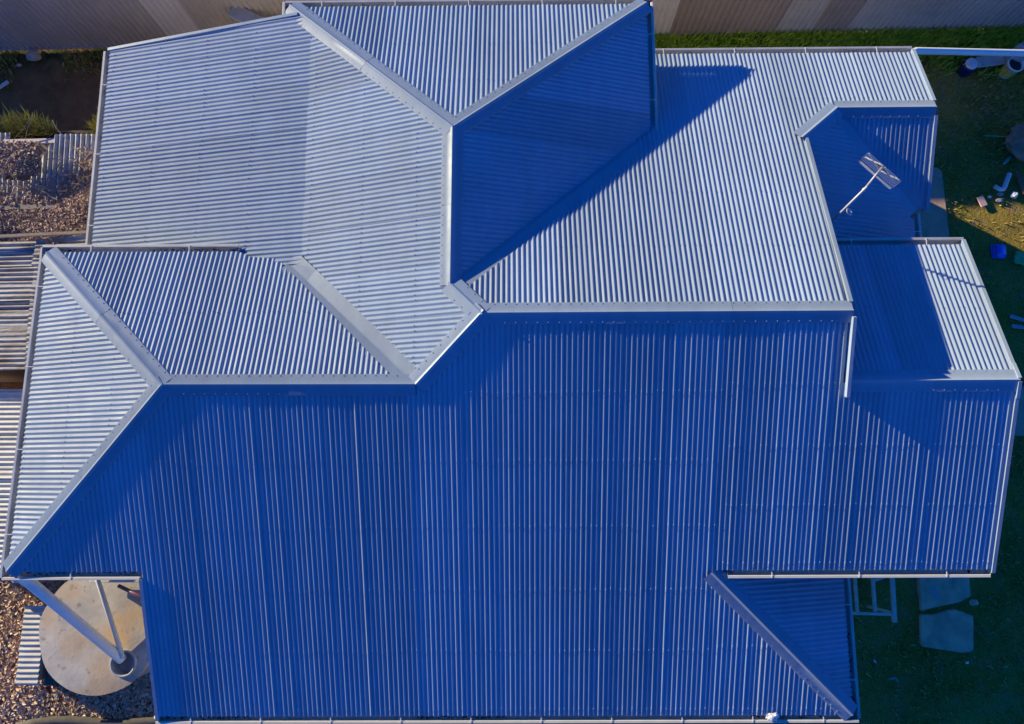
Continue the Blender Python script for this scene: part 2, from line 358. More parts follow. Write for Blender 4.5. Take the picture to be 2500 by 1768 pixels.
def cap_piece(name, p0, p1, pa, ia, pb, ib, w=.165, lift=.019, m='cap', ext=.0, roll=True):
    """folded ridge / hip capping along p0-p1 lying on slopes pa and pb (ia, ib: points inside each slope)"""
    def top(p): return Vector((p[0], p[1], (pa(*p[:2]) + pb(*p[:2])) / 2))
    a, b = top(p0), top(p1); d = (b - a).normalized(); a -= d * ext; b += d * ext
    def side(pl, i):
        nn = normal(pl, i[0], i[1]); s = nn.cross(d); s.normalize()
        mid = (a + b) / 2; inside = Vector((i[0] - mid.x, i[1] - mid.y, 0))
        if s.dot(inside) < 0: s = -s
        return nn, s
    (na, sa), (nb, sb) = side(pa, ia), side(pb, ib); nu = (na + nb).normalized()
    verts, faces = [], []; nseg = max(2, int((b - a).length / .35))
    for j in range(nseg + 1):
        p = a + (b - a) * j / nseg
        def nz(k): return .0025 * noise.noise(Vector((p.x * 1.7 + k * 9.1, p.y * 1.7, k)))
        prof = [p + sa * w + na * (lift - .014), p + sa * (w - .004) + na * (lift + nz(1)), p + sa * w * .55 + na * (lift + .002 + nz(2) * 1.6), p + sa * .028 + na * lift]
        prof += [p + sa * .016 + nu * (lift + .012), p + nu * (lift + .018), p + sb * .016 + nu * (lift + .012)] if roll else [p + nu * (lift + .004)]
        prof += [p + sb * .028 + nb * lift, p + sb * w * .55 + nb * (lift + .002 + nz(3) * 1.6), p + sb * (w - .004) + nb * (lift + nz(4)), p + sb * w + nb * (lift - .014)]
        verts += prof
    k = len(prof)
    for j in range(nseg):
        for i in range(k - 1): faces.append((j * k + i, j * k + i + 1, (j + 1) * k + i + 1, (j + 1) * k + i))
    o = pyobj(name, verts, faces, m, house, True)
    bmx = bmesh.new(); bmx.from_mesh(o.data); bmesh.ops.recalc_face_normals(bmx, faces=bmx.faces[:])
    if sum(f.normal.z for f in bmx.faces) < 0: bmesh.ops.reverse_faces(bmx, faces=bmx.faces[:])
    for e in bmx.edges:
        if len(e.link_faces) == 2 and e.calc_face_angle(0) > .5: e.smooth = False
    bmx.to_mesh(o.data); bmx.free()
    return o
cap('ridge_cap', (-.47, 2.25), (4.69, 2.25), S, (2, 0), N, (2, 4))
cap('ridge_cap', (-5.085, 1.31), (-1.46, 1.294), S, (-3, 0), A, (-3, 2.5), lift=.017)
cap('ridge_cap', (4.71, 1.31), (7.13, 1.31), S, (6, 0), A, (6, 3))
cap('hip_cap', (-.46, 2.29), (-1.448, 1.294), S, (0, 0), W1, (-2, 2.5), lift=.021)
cap('hip_cap', (-.48, 2.23), (-.97, 2.735), W1, (-2, 2.3), N, (0, 4), lift=.022)
cap('ridge_cap', (-.955, 2.70), (-.94, 5.12), W1, (-2, 4), EW, (1, 4.5))
cap('hip_cap', (-.935, 5.11), (2.20, 7.82), NH, (-.5, 7), EW, (1.5, 6), lift=.021)
cap('hip_cap', (-.935, 5.11), (-3.79, 7.84), NH, (-.5, 7), W1, (-2, 5), lift=.023)
cap('hip_cap', (-5.07, 1.325), (-7.74, -1.40), S, (-5, -.8), WH, (-7, 1), lift=.020)
cap('hip_cap', (-5.07, 1.295), (-7.52, 3.56), A, (-5, 3), WH, (-7, 1), lift=.022)
cap('hip_cap', (2.90, -1.44), (5.23, -3.73), S, (3, -3), SEH, (5, -2))
cap('ridge_cap', (5.31, 6.0), (6.975, 6.0), N, (6, 7), NES, (6.5, 5))
cap('hip_cap', (5.34, 6.01), (4.60, 5.35), N, (4.2, 6.5), EP, (5.5, 5), lift=.021)
# screws: low hexagonal heads with washers, joined into one part
vv, ff = [], []
for p, n_, a_ in allscrews:
    t1 = n_.orthogonal().normalized(); t2 = n_.cross(t1); b = len(vv); base = p + n_ * (a_ + .002)
    for h, r in ((0, .010), (.006, .006)):
        for k in range(6): vv.append(base + n_ * h + (t1 * math.cos(k * math.pi / 3) + t2 * math.sin(k * math.pi / 3)) * r)
    for k in range(6): ff.append((b + k, b + (k + 1) % 6, b + 6 + (k + 1) % 6, b + 6 + k))
    ff.append(tuple(range(b + 6, b + 12)))
so = pyobj('roof_screws', vv, ff, 'screw', house); so['kind'] = 'stuff'

def valley(p0, p1, pa, pb, w=.19, lift=-.004):
    a = Vector((*p0, max(pa(*p0), pb(*p0)) + lift)); b = Vector((*p1, max(pa(*p1), pb(*p1)) + lift)); d = (b - a).normalized()
    h = Vector((d.y, -d.x, 0)).normalized(); verts, faces = [], []
    for j in range(9):
        p = a + (b - a) * (j / 8) ** 1.3
        wj = min(w, .03 + (p - a).length * .95)
        l = p + h * wj; r = p - h * wj
        def zz(q): return max(pa(q.x, q.y), pb(q.x, q.y)) + lift + .003 * noise.noise(q * 2.2)
        l.z = zz(l); r.z = zz(r); l2 = p + h * .012; l2.z = zz(l2); r2 = p - h * .012; r2.z = zz(r2)
        verts += [l, l2, r2, r]
    for j in range(8):
        for i in range(3): faces.append((j * 4 + i, j * 4 + i + 1, j * 4 + 5 + i, j * 4 + 4 + i))
    o = pyobj('valley_flashing', verts, faces, 'cap', house, False)
    bmx = bmesh.new(); bmx.from_mesh(o.data); bmesh.ops.recalc_face_normals(bmx, faces=bmx.faces[:])
    if sum(f.normal.z for f in bmx.faces) < 0: bmesh.ops.reverse_faces(bmx, faces=bmx.faces[:])
    bmx.to_mesh(o.data); bmx.free()
valley((-1.47, 1.315), (-3.60, 3.345), A, lambda x, y: max(W1(x, y), W2(x, y)), .21)
valley((-.93, VY(-.93)), (1.98, VY(1.98)), N, EW, .25)
valley((5.35, 5.98), (6.80, 4.43), NES, EP, .26)

# barge cappings along the rakes
def barge(pts, w=.055, top=.026, drop=.13, m='cap'):
    bm = bmesh.new()
    for a, b in zip(pts, pts[1:]):
        a, b = Vector(a), Vector(b); bar(bm, a + Vector((0, 0, (top - drop) / 2)), b + Vector((0, 0, (top - drop) / 2)), w, top + drop)
    return obj('barge_capping', bm, m, house)
def rk(pl, x, y): return (x, y, pl(x, y))
barge([rk(S, 7.125, -1.45), rk(S, 7.125, 1.12)]); barge([rk(A, 7.125, 1.50), rk(A, 7.125, 3.66)])
barge([(7.128, 1.08, S(0, 1.08) + .01), (7.128, 1.31, 4.50), (7.128, 1.54, A(0, 1.54) + .01)], w=.05)
barge([rk(N, 4.685, 2.36), rk(N, 4.685, 5.33)], top=.03, drop=.15); barge([rk(S, 4.695, 1.09), rk(S, 4.695, 2.17)], w=.05, top=.085, drop=.02, m='roof')
barge([rk(N, 6.98, 6.12), rk(N, 6.97, 7.33)]); barge([rk(NES, 6.99, 4.44), rk(NES, 6.98, 5.90)])
barge([rk(W2, -7.24, 7.53), rk(W2, -3.62, 7.63)], w=.05)
barge([rk(S, -5.725, -3.78), rk(S, -5.725, -1.50)], w=.05, top=.03, drop=.16)

# gutters
def gutter(p0, p1, out, z0, z1=None, m='gutter', brackets=True, debris=0., wid=.115, drop=0.02):
    z1 = z0 if z1 is None else z1
    out = Vector((*out, 0)).normalized(); a = Vector((*p0, z0 - drop)) - out * .035; b = Vector((*p1, z1 - drop)) - out * .035
    prof = [(0, .0), (0, -.095), (wid, -.095), (wid, .0), (wid + .006, .008), (wid + .040, .008), (wid + .046, .0), (wid + .046, -.014), (wid + .018, -.014), (wid + .006, -.02), (wid + .006, -.10), (-.005, -.10), (-.005, 0)]
    verts = [p + out * o_ + Vector((0, 0, h)) for p in (a, b) for o_, h in prof]; k = len(prof)
    faces = [(i, (i + 1) % k, k + (i + 1) % k, k + i) for i in range(k)]
    o = pyobj('gutter', verts, faces, m, house)
    bmx = bmesh.new(); bmx.from_mesh(o.data)
    for e in (a, b):
        d = (b - a).normalized() * (.004 if e is b else -.004)
        vs_ = [bmx.verts.new(e + d + out * x + Vector((0, 0, h))) for x, h in ((-.004, .004), (-.004, -.098), (wid + .006, -.098), (wid + .006, .004))]; bmx.faces.new(vs_)
    bmesh.ops.recalc_face_normals(bmx, faces=bmx.faces[:]); bmx.to_mesh(o.data); bmx.free()
    ln = (b - a).length
    if brackets:
        n = max(1, int(ln / 1.1)); d = (b - a).normalized()
        for i in range(n):
            p = a + d * (ln * (i + .5) / n)
            bm = bmesh.new(); bar(bm, p + out * .0 + Vector((0, 0, .012)), p + out * (wid + .03) + Vector((0, 0, .014)), .014, .004, (0, 0, 1)); obj('gutter_bracket', bm, 'white', o)
    if debris:
        vv, ff = [], []; d = (b - a).normalized()
        for i in range(int(ln * debris * 60)):
            t = random.random()
            if noise.noise(Vector((t * ln * .8, z0, p0[0]))) < .02: continue
            p = a + (b - a) * t + out * random.uniform(.0, wid * .8) + Vector((0, 0, -.055 + random.uniform(0, .04))); r = random.uniform(.010, .028); q = random.random() * 6.3
            kx = len(vv)
            for s in range(4): vv.append(p + Vector((math.cos(q + s * 1.57) * r, math.sin(q + s * 1.57) * r * .5, random.uniform(-.006, .01))))
            ff.append((kx, kx + 1, kx + 2, kx + 3))
        if vv:
            q = pyobj('gutter_debris', vv, ff, 'debris', o); q['kind'] = 'stuff'
    return o
gutter((-7.84, -1.41), (-5.74, -1.41), (0, -1), S(0, -1.41), debris=.6, m='cream')
gutter((-5.76, -3.74), (5.34, -3.74), (0, -1), S(0, -3.74), debris=1.2, m='cream')
gutter((3.16, -1.42), (7.09, -1.42), (0, -1), S(0, -1.42), debris=.7, m='cream')
gutter((5.25, -3.80), (5.25, -1.50), (1, 0), SEH(5.25, 0), debris=1.0)
gutter((-7.755, -1.50), (-7.535, 3.66), (-1, .02), 3.47, 3.60, debris=.2)
gutter((-7.62, 3.575), (-4.46, 3.565), (0, 1), A(0, 3.57), debris=1.2)
gutter((4.74, 3.60), (7.13, 3.60), (0, 1), A(0, 3.60), debris=.1)
gutter((-7.245, 3.62), (-7.225, 7.51), (-1, 0), W2(-7.235, 0), debris=.3)
gutter((-3.88, 7.815), (2.31, 7.815), (0, 1), NH(0, 7.815), debris=.3)
gutter((2.2, VY(2.2) - .02), (2.2, 7.86), (1, 0), EW(2.2, 0), debris=.1)
gutter((1.98, 7.295), (6.96, 7.295), (0, 1), N(0, 7.295), debris=.6)
gutter((6.72, 3.72), (6.72, 4.36), (1, 0), EP(6.72, 0), debris=.2)
gutter((-3.80, 7.64), (-3.80, 7.92), (-1, 0), NH(0, 7.815), brackets=False)

# walls (weatherboard), gables and eave linings
def wall(pts, h, z0=0.0):
    bm = bmesh.new(); prism(bm, pts, z0, h); return obj('wall', bm, 'wall', house)
def rect(x0, x1, y0, y1): return [(x0, y0), (x1, y0), (x1, y1), (x0, y1)]
wall(rect(-7.25, -3.1, -1.0, 3.15), 3.42); wall(rect(-5.35, 4.9, -3.35, -1.02), 2.52); wall(rect(-3.08, 4.38, -1.0, 4.6), 3.0)
wall(rect(-6.85, -3.3, 3.6, 7.2), 2.80); wall(rect(-3.28, 1.8, 4.62, 7.4), 3.5); wall(rect(1.82, 4.42, 4.62, 6.9), 2.95)
wall(rect(4.44, 6.68, 4.75, 6.88), 2.80); wall(rect(4.44, 6.3, 3.32, 4.73), 2.72); wall(rect(4.40, 6.75, -1.05, 3.3), 3.44)
def gable(x, prof, t=.06):
    bm = bmesh.new(); a = [bm.verts.new((x, y, z)) for y, z in prof]; b = [bm.verts.new((x - t, y, z)) for y, z in prof]
    bm.faces.new(a); bm.faces.new(b[::-1])
    for i in range(len(prof)): j = (i + 1) % len(prof); bm.faces.new((a[i], b[i], b[j], a[j]))
    bmesh.ops.recalc_face_normals(bm, faces=bm.faces[:]); return obj('gable_wall', bm, 'wall', house)
gable(6.79, [(-1.0, 3.4), (3.25, 3.4), (3.25, A(0, 3.25) - .04), (1.31, 4.42), (-1.0, S(0, -1.0) - .04)])
gable(4.50, [(1.35, 3.0), (5.3, 3.0), (5.3, N(0, 5.3) - .05), (2.25, 4.78), (1.35, S(0, 1.35) - .05)])
gable(6.72, [(4.75, 2.78), (6.88, 2.78), (6.88, N(0, 6.88) - .04), (6.0, 3.42), (4.75, NES(0, 4.75) - .04)])
# downpipe at the south-west verandah corner
bm = bmesh.new(); tube(bm, [(-5.80, -3.80, 2.48), (-5.82, -3.72, 2.30), (-5.78, -3.42, 2.05), (-5.62, -3.36, 1.8), (-5.60, -3.36, .05)], .04); obj('downpipe', bm, 'cream', house, True)
bm = bmesh.new(); tube(bm, [(6.80, 4.36, 2.86), (6.80, 4.30, 2.70), (6.60, 4.30, 2.45), (6.45, 4.30, .05)], .04); obj('downpipe', bm, 'white', house, True)

# ------------------------------------------------------------------ back fence
fence = thing('steel_fence', 'tall brown ribbed steel boundary fence behind the house', 'fence', (0, 9.6, 0))
FY = lambda x: 9.565 + .0150 * (x - 0)
def fence_sheet(x0, x1, m, h=1.80):
    """ribbed fence sheet: trapezoid ribs 0.13 m apart"""
    verts, faces = [], []; x = x0; prof = []
    while x < x1 - .001:
        for dx, dy in ((0, 0), (.028, 0), (.046, .032), (.096, .032), (.114, 0)):
            if x + dx <= x1: prof.append((x + dx, dy))
        x += .13
    prof.append((x1, 0))
    for px, dy in prof:
        lean = .02 * noise.noise(Vector((x0, 3, 1)))
        verts += [(px, FY(px) - .02 + dy, 0.0), (px, FY(px) - .02 + dy + lean, h)]
    for i in range(len(prof) - 1): faces.append((2 * i, 2 * i + 2, 2 * i + 3, 2 * i + 1))
    return pyobj('fence_panel', verts, faces, m, fence)
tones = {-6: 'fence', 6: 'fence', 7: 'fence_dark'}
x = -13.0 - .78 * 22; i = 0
seq = ['fence', 'fence', 'fence', 'fence_pale', 'fence', 'fence', 'fence', 'fence', 'fence', 'fence', 'fence', 'fence', 'fence', 'fence', 'fence', 'fence_pale', 'fence_dark', 'fence_pale', 'fence', 'fence_dark', 'fence_pale', 'fence_dark', 'fence_dark', 'fence_dark', 'fence', 'fence_dark', 'fence', 'fence']  # right of the house, pale and dark sheets carry reflected light as colour
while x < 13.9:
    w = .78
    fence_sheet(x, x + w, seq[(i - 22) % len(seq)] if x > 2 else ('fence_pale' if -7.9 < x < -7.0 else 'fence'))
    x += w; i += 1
for px in [-29.4 + 2.34 * k for k in range(19)]:
    bm = bmesh.new(); box(bm, px - .025, px + .025, FY(px) + .02, FY(px) + .07, 0, 1.83); obj('fence_post', bm, 'fence_dark', fence)
for z in (.04, 1.80):
    bm = bmesh.new(); bar(bm, (-30, FY(-30) + .0, z + .02), (14, FY(14) + .0, z + .02), .05, .045); obj('fence_rail', bm, 'fence', fence)

# ------------------------------------------------------------------ antenna
ant = thing('television_antenna', 'grid reflector television antenna on a leaning mast above the small blue roof valley', 'antenna', (4.90, 3.87, 3.62))
bm = bmesh.new(); tube(bm, [(4.86, 3.82, 3.60), (5.055, 4.09, 4.80)], .018, 10); obj('mast', bm, 'mast', ant, True)
bm = bmesh.new(); tube(bm, [(5.045, 4.07, 4.70), (5.235, 4.335, 4.93)], .016, 8); obj('boom', bm, 'mast', ant, True)
bm = bmesh.new(); box(bm, 5.03, 5.07, 4.06, 4.10, 4.69, 4.74); bevel(bm, .01); obj('clamp', bm, 'galv', ant)
ac = Vector((5.165, 4.25, 4.87)); ah = Vector((.70, -.714, 0)); av = Vector((-.10, -.10, .99)).normalized(); an = ah.cross(av) * -1
if an.x < 0: an = -an
for half in (-1, 1):                     # two mesh panels folded slightly towards the front
    vdir = (av * half + an * .30).normalized(); c0 = ac + av * half * .012
    for k in range(6):
        p = c0 + vdir * (.02 + .034 * k)
        bm = bmesh.new(); tube(bm, [p - ah * .30, p + ah * .30], .0028, 5); obj('reflector_wire', bm, 'mast', ant)
    for t in (-.30, .0, .30):
        bm = bmesh.new(); tube(bm, [c0 + ah * t + vdir * .015, c0 + ah * t + vdir * .19], .0045, 5); obj('reflector_strut', bm, 'alu', ant)
for t in (-.15, .15):                    # bow tie elements
    for s in (-1, 1):
        for q in (-.5, .5):
            p = ac + an * .11 + ah * t
            bm = bmesh.new(); tube(bm, [p, p + ah * s * .13 + av * q * .16], .011, 6); obj('element', bm, 'mast', ant)
bm = bmesh.new(); tube(bm, [ac + an * .11 - ah * .16, ac + an * .11 + ah * .16], .011, 6); obj('phasing_bar', bm, 'black', ant)
bm = bmesh.new(); tube(bm, [(4.97, 3.97, 4.28)] + [(4.97 + .06 + .06 * math.cos(a), 3.965 - .05 + .05 * math.sin(a), 4.25 - .05 * math.cos(a)) for a in [k * .6 for k in range(11)]] + [(4.96, 3.95, 4.2)], .005, 6); obj('cable', bm, 'cable', ant, True)

# ------------------------------------------------------------------ water tank and pipes (south-west)
tank = thing('water_tank', 'round concrete water tank with stained top under the west gutter', 'tank', (-7.10, -2.58, 0))
tcx, tcy, tr, tz = -7.10, -2.58, 1.0, 2.0
bm = bmesh.new(); lathe(bm, [(tr - .01, 0), (tr - .01, tz - .10), (tr + .01, tz - .09), (tr + .01, tz - .01), (tr, tz)], 64, (tcx, tcy, 0)); obj('tank_wall', bm, 'tank', tank, True)
bm = bmesh.new(); hx, hy, hr = -6.635, -3.085, .20
o1 = [bm.verts.new((tcx + (tr + .02 + .03 * noise.noise(Vector((math.cos(k * .098) * 2, math.sin(k * .098) * 2, 1)))) * math.cos(2 * math.pi * k / 64), tcy + (tr + .02 + .03 * noise.noise(Vector((math.cos(k * .098) * 2, math.sin(k * .098) * 2, 1)))) * math.sin(2 * math.pi * k / 64), tz + .004)) for k in range(64)]
o2 = [bm.verts.new((hx + hr * math.cos(2 * math.pi * k / 32), hy + hr * math.sin(2 * math.pi * k / 32), tz + .015)) for k in range(32)]
ed = [bm.edges.new((l[k], l[(k + 1) % len(l)])) for l in (o1, o2) for k in range(len(l))]
bmesh.ops.triangle_fill(bm, edges=ed, use_beauty=True); bmesh.ops.recalc_face_normals(bm, faces=bm.faces[:]); obj('tank_top', bm, 'tank', tank)
bm = bmesh.new(); lathe(bm, [(hr - .012, -.20), (hr - .012, .045), (hr + .012, .05), (hr + .022, .035), (hr + .022, .0)], 32, (hx, hy, tz)); obj('inlet_rim', bm, 'oldzinc', tank, True)
bm = bmesh.new(); lathe(bm, [(0, -.17), (hr - .014, -.16)], 24, (hx, hy, tz)); obj('leaf_strainer', bm, 'oldzinc', tank)
def pipe_thing(name, pts, r, m, label, cat='pipe', n=14):
    bm = bmesh.new(); tube(bm, pts, r, n); o = obj(name, bm, m, None, True); return tag(o, label, cat)
pipe_thing('rainwater_pipe', [(-7.69, -1.50, 3.36), (-7.66, -1.52, 3.26), (-7.58, -1.62, 3.16), (-6.68, -3.03, 1.98)], .085, 'white', 'thick white rainwater pipe slanting from the gutter corner into the tank inlet')
pipe_thing('overflow_pipe', [(-7.0, -1.05, 2.42), (-7.0, -1.70, 2.33), (-6.63, -2.98, 2.06)], .040, 'cream', 'thin cream pipe running over the tank top into its inlet')
pipe_thing('waste_pipe', [(-6.72, -1.80, 2.20), (-6.35, -1.95, 2.24), (-5.36, -2.2, 2.28)], .032, 'purple', 'short purple pipe stub over the tank beside the house wall')
bm = bmesh.new(); box(bm, -7.18, -6.16, -1.74, -1.60, 2.14, 2.26); bevel(bm, .012); tag(obj('timber_bearer', bm, 'cream'), 'cream painted beam lying on the tank under the short gutter', 'beam')
# low cream corrugated lid and green board west of the tank
sh = thing('corrugated_lid', 'small cream corrugated iron lid lying on leaf litter left of the tank', 'sheet', (-9.18, -3.1, 0))
sheets(lambda x, y: .52 + .0 * x, [(-9.38, -2.40), (-8.97, -2.40), (-9.0, -3.84), (-9.42, -3.82)], 1, 'creamiron', sh, 'iron_sheet', .012, .098, 1.5, False, 20)
bm = bmesh.new(); box(bm, -9.36, -9.0, -3.76, -2.46, .0, .49); obj('frame', bm, 'timber', sh)
gb = bmesh.new(); box(gb, -8.93, -8.2, -3.86, -2.6, .0, .42); bevel(gb, .015); tag(obj('green_trough', gb, 'green_board'), 'dark green box tucked between the cream lid and the tank', 'box')

# ------------------------------------------------------------------ old sheds along the west side
vs_ = thing('overgrown_shed', 'collapsed shed with grey iron roof sheets half buried in dead vines', 'shed', (-9, 5.6, 0))
zv = lambda x, y: 2.02 + .05 * (y - 5.5)
sheets(zv, [(-8.62, 6.36), (-7.30, 6.36), (-7.30, 4.95), (-9.20, 4.95), (-9.05, 5.55)], 0, 'oldzinc', vs_, 'roof_sheet', .016, .098, 2.5, False, 8, ragged=.05)
sheets(lambda x, y: zv(x, y) - .05, [(-11.0, 6.40), (-9.52, 6.42), (-9.55, 5.50), (-11.0, 5.5)], 0, 'oldzinc', vs_, 'roof_sheet', .016, .098, 2.5, False, 8, ragged=.05)
sheets(lambda x, y: zv(x, y) - .02, [(-11.0, 5.50), (-9.0, 5.48), (-8.5, 4.98), (-11.0, 4.98)], 0, 'oldzinc', vs_, 'roof_sheet', .016, .098, 2.5, False, 8, ragged=.05)
for a, b, w in (((-9.60, 6.22, 2.04), (-8.60, 6.24, 2.04), .09), ((-11, 4.95, 2.06), (-7.6, 4.93, 2.05), .10), ((-9.4, 5.55, 2.0), (-8.95, 6.0, 2.02), .06)):
    bm = bmesh.new(); bar(bm, a, b, w, .05); obj('rafter', bm, 'palewood' if w == .09 else 'timber', vs_)
bm = bmesh.new(); prism(bm, [(-11, 4.3), (-7.35, 4.3), (-7.35, 6.3), (-11, 6.3)], 0, 1.88); obj('wall', bm, 'timber', vs_)
rs = thing('rusty_shed', 'low shed roofed in peeling rust streaked iron beside the house wall', 'shed', (-9, 3, 0))
zr = lambda x, y: 2.32 + .05 * (x + 9) - .02 * (y - 3)
yy = 1.86; k = 0
while yy < 4.2:
    h = .62
    sheets(lambda x, y, yy=yy: zr(x, y) + .015 * (k % 2), [(-8.55 - .03 * k, yy), (-7.2, yy + .02), (-7.2, min(yy + h, 4.30)), (-8.6, min(yy + h, 4.22))], 1, 'rust', rs, 'roof_sheet', .015, .085, 5, False, 9)
    sheets(lambda x, y, yy=yy: zr(x, y) - .03 - .01 * (k % 2), [(-11.0, yy - .03), (-8.4 - .05 * (k % 3), yy), (-8.45, min(yy + h, 4.24)), (-11.0, min(yy + h - .04, 4.16))], 1, 'rust', rs, 'roof_sheet', .015, .085, 5, False, 9)
    yy += h; k += 1
bm = bmesh.new(); bar(bm, (-11, 4.20, 2.36), (-7.3, 4.33, 2.42), .05, .05); obj('edge_batten', bm, 'timber', rs)
bm = bmesh.new(); prism(bm, [(-11, 1.95), (-7.4, 1.95), (-7.4, 4.15), (-11, 4.15)], 0, 2.12); obj('wall', bm, 'timber', rs)
cs = thing('cream_shed', 'lean-to roofed in sound cream corrugated iron beside the west gutter', 'shed', (-9, 0, 0))
for y0, y1, z in ((-.02, 1.56, 2.02), (-1.62, .02, 1.99)):
    sheets(lambda x, y, z=z: z + .03 * (x + 9), [(-11, y0), (-7.75, y0), (-7.75, y1), (-11, y1)], 1, 'creamiron', cs, 'roof_sheet', .014, .088, 3, False, 9)
bm = bmesh.new(); prism(bm, [(-11, -1.5), (-8.0, -1.5), (-8.0, 1.45), (-11, 1.45)], 0, 1.86); obj('wall', bm, 'timber', cs)

# ------------------------------------------------------------------ loose leaves and grass (uncountable)
def scatter(name, n, m, where, shape, kind='stuff'):
    vv, ff = [], []
    for _ in range(n):
        r = where()
        if r is None: continue
        shape(vv, ff, Vector(r))
    o = pyobj(name, vv, ff, m); o['kind'] = kind
    return o
def leafshape(smin, smax, zj=.04):
    def f(vv, ff, p):
        s = random.uniform(smin, smax); a = random.random() * 6.283; t = random.uniform(-.7, .7); w = random.uniform(.35, .6)
        d = Vector((math.cos(a), math.sin(a), t * .6)); e = Vector((-math.sin(a), math.cos(a), random.uniform(-.5, .5)))
        b = len(vv); q = p + Vector((0, 0, random.uniform(0, zj)))
        vv.extend([q - d * s, q + e * s * w + Vector((0, 0, s * .3)), q + d * s, q - e * s * w + Vector((0, 0, s * .3))]); ff.append((b, b + 1, b + 2)); ff.append((b, b + 2, b + 3))
    return f
def bladeshape(hmin, hmax, nb=3, w=.006, spread=.7):
    def f(vv, ff, p):
        for _ in range(nb):
            h = random.uniform(hmin, hmax); a = random.random() * 6.283; l = random.uniform(.2, 1) * spread; b = len(vv)
            side = Vector((-math.sin(a), math.cos(a), 0)) * w; tip = Vector((math.cos(a) * h * l, math.sin(a) * h * l, h))
            vv.extend([p - side, p + side, p + tip * .6 + side * .7 + Vector((0, 0, h * .1)), p + tip]); ff.append((b, b + 1, b + 2)); ff.append((b, b + 2, b + 3))
    return f
def lit_sw():
    x, y = random.uniform(-11, -4.8), random.uniform(-6, -1.3)
    if (x - tcx) ** 2 + (y - tcy) ** 2 < .95 or (x > -5.4 and y > -3.4): return None
    return (x, y, -.02 + .10 * max(0, noise.noise(Vector((x * .8, y * .8, 4)))))
scatter('leaf_litter', 30000, 'deadleaf', lit_sw, leafshape(.028, .062, .06))['label'] = 'brown dead leaf litter around the water tank'
def vine():
    x, y = random.uniform(-11, -7.3), random.uniform(4.12, 6.1)
    # heap: thick in the south and east, thin over the sheets
    edge = 4.95 + .28 * noise.noise(Vector((x * 1.3, 0, 2))) + max(0, min(.75, (x + 8.6) * 1.1))
    if -9.55 < x < -8.75 and 5.5 < y < 6.1: edge = 7
    d = edge - y
    if d < 0:
        if random.random() > math.exp(d * 4.5) * .55: return None
        return (x, y, zv(x, y) + .02)
    return (x, y, 1.98 + .30 * min(1, d * 1.0) * (.7 + .6 * noise.noise(Vector((x * 1.6, y * 1.6, 9)))))
scatter('dead_vines', 26000, 'vineleaf', vine, leafshape(.022, .05, .08))['label'] = 'heap of dry brown vine leaves over the collapsed shed'
twv, twf = bmesh.new(), 0
for _ in range(26):
    x, y = random.uniform(-9.4, -7.5), random.uniform(4.6, 6.2); a = random.random() * 6.28; pts = [Vector((x, y, 2.15))]
    for k in range(4):
        a += random.uniform(-.6, .6); pts.append(pts[-1] + Vector((math.cos(a), math.sin(a), random.uniform(-.25, .3))) * .14)
    tube(twv, pts, .006, 4)
o = obj('vine_stems', twv, 'timber'); o['kind'] = 'stuff'; o['label'] = 'bare grey vine stems tangled over the iron sheets'
twv = bmesh.new()
for _ in range(16):
    x, y = random.uniform(-8.6, -6.2), random.uniform(-4.7, -3.75); a = random.random() * 6.28; pts = [Vector((x, y, .08))]
    for k in range(4):
        a += random.uniform(-.5, .5); pts.append(pts[-1] + Vector((math.cos(a), math.sin(a), random.uniform(-.2, .25))) * .13)
    tube(twv, pts, .007, 4)
o = obj('twigs', twv, 'timber'); o['kind'] = 'stuff'; o['label'] = 'dry twigs lying on the leaf litter below the tank'
def lawnpos():
    x, y = random.uniform(4.6, 12.2), random.uniform(-6, 9.5)
    if x < 6.9 and -1 < y < 7.0: return None
    d = noise.noise(Vector((x * .55, y * .55, 0))) + .4 * noise.noise(Vector((x * 2, y * 2, 5)))
    if random.random() > .55 + d * 1.1: return None
    return (x, y, -.035)
scatter('lawn_grass', 36000, 'grass', lawnpos, bladeshape(.03, .09, 3, .010, 1.2))['label'] = 'thin shaded lawn east of the house'
def strip():
    x = random.uniform(-.2, 12.2); y = FY(x) - abs(random.gauss(0, .42)) - .04
    if y < 8.4: return None
    return (x, y, -.03)
scatter('fence_weeds', 5200, 'weed', strip, bladeshape(.06, .20, 4, .016, 1.0))['label'] = 'green weeds along the foot of the fence'
def strip2():
    x = random.uniform(-11.5, -4.5); y = FY(x) - abs(random.gauss(0, .30)) - .04
    if noise.noise(Vector((x * .9, 1, 1))) < -.02: return None
    return (x, y, -.03)
scatter('fence_grass', 2600, 'grass', strip2, bladeshape(.03, .10, 3, .010, 1.0))['label'] = 'sparse grass at the foot of the fence in the bare yard'
def tuft(name, x, y, z, r, n, label, hmin=.12, hmax=.34):
    vv, ff = [], []; sh_ = bladeshape(hmin, hmax, 3, .007, .9)
    for _ in range(n):
        a = random.random() * 6.283; q = r * math.sqrt(random.random()); sh_(vv, ff, Vector((x + math.cos(a) * q * 1.4, y + math.sin(a) * q * .55, z)))
    return tag(pyobj(name, vv, ff, 'drygrass'), label, 'grass tuft', 'sunlit grass tufts by the shed')
tuft('grass_tuft', -9.62, 6.62, 1.75, .42, 230, 'large yellow green grass tuft behind the gap in the shed roof')
tuft('grass_tuft', -9.08, 6.58, 1.75, .22, 100, 'medium yellow green grass tuft left of the iron sheets')
tuft('grass_tuft', -7.75, 6.60, 1.75, .26, 150, 'yellow green grass tuft against the house gutter above the iron sheets')
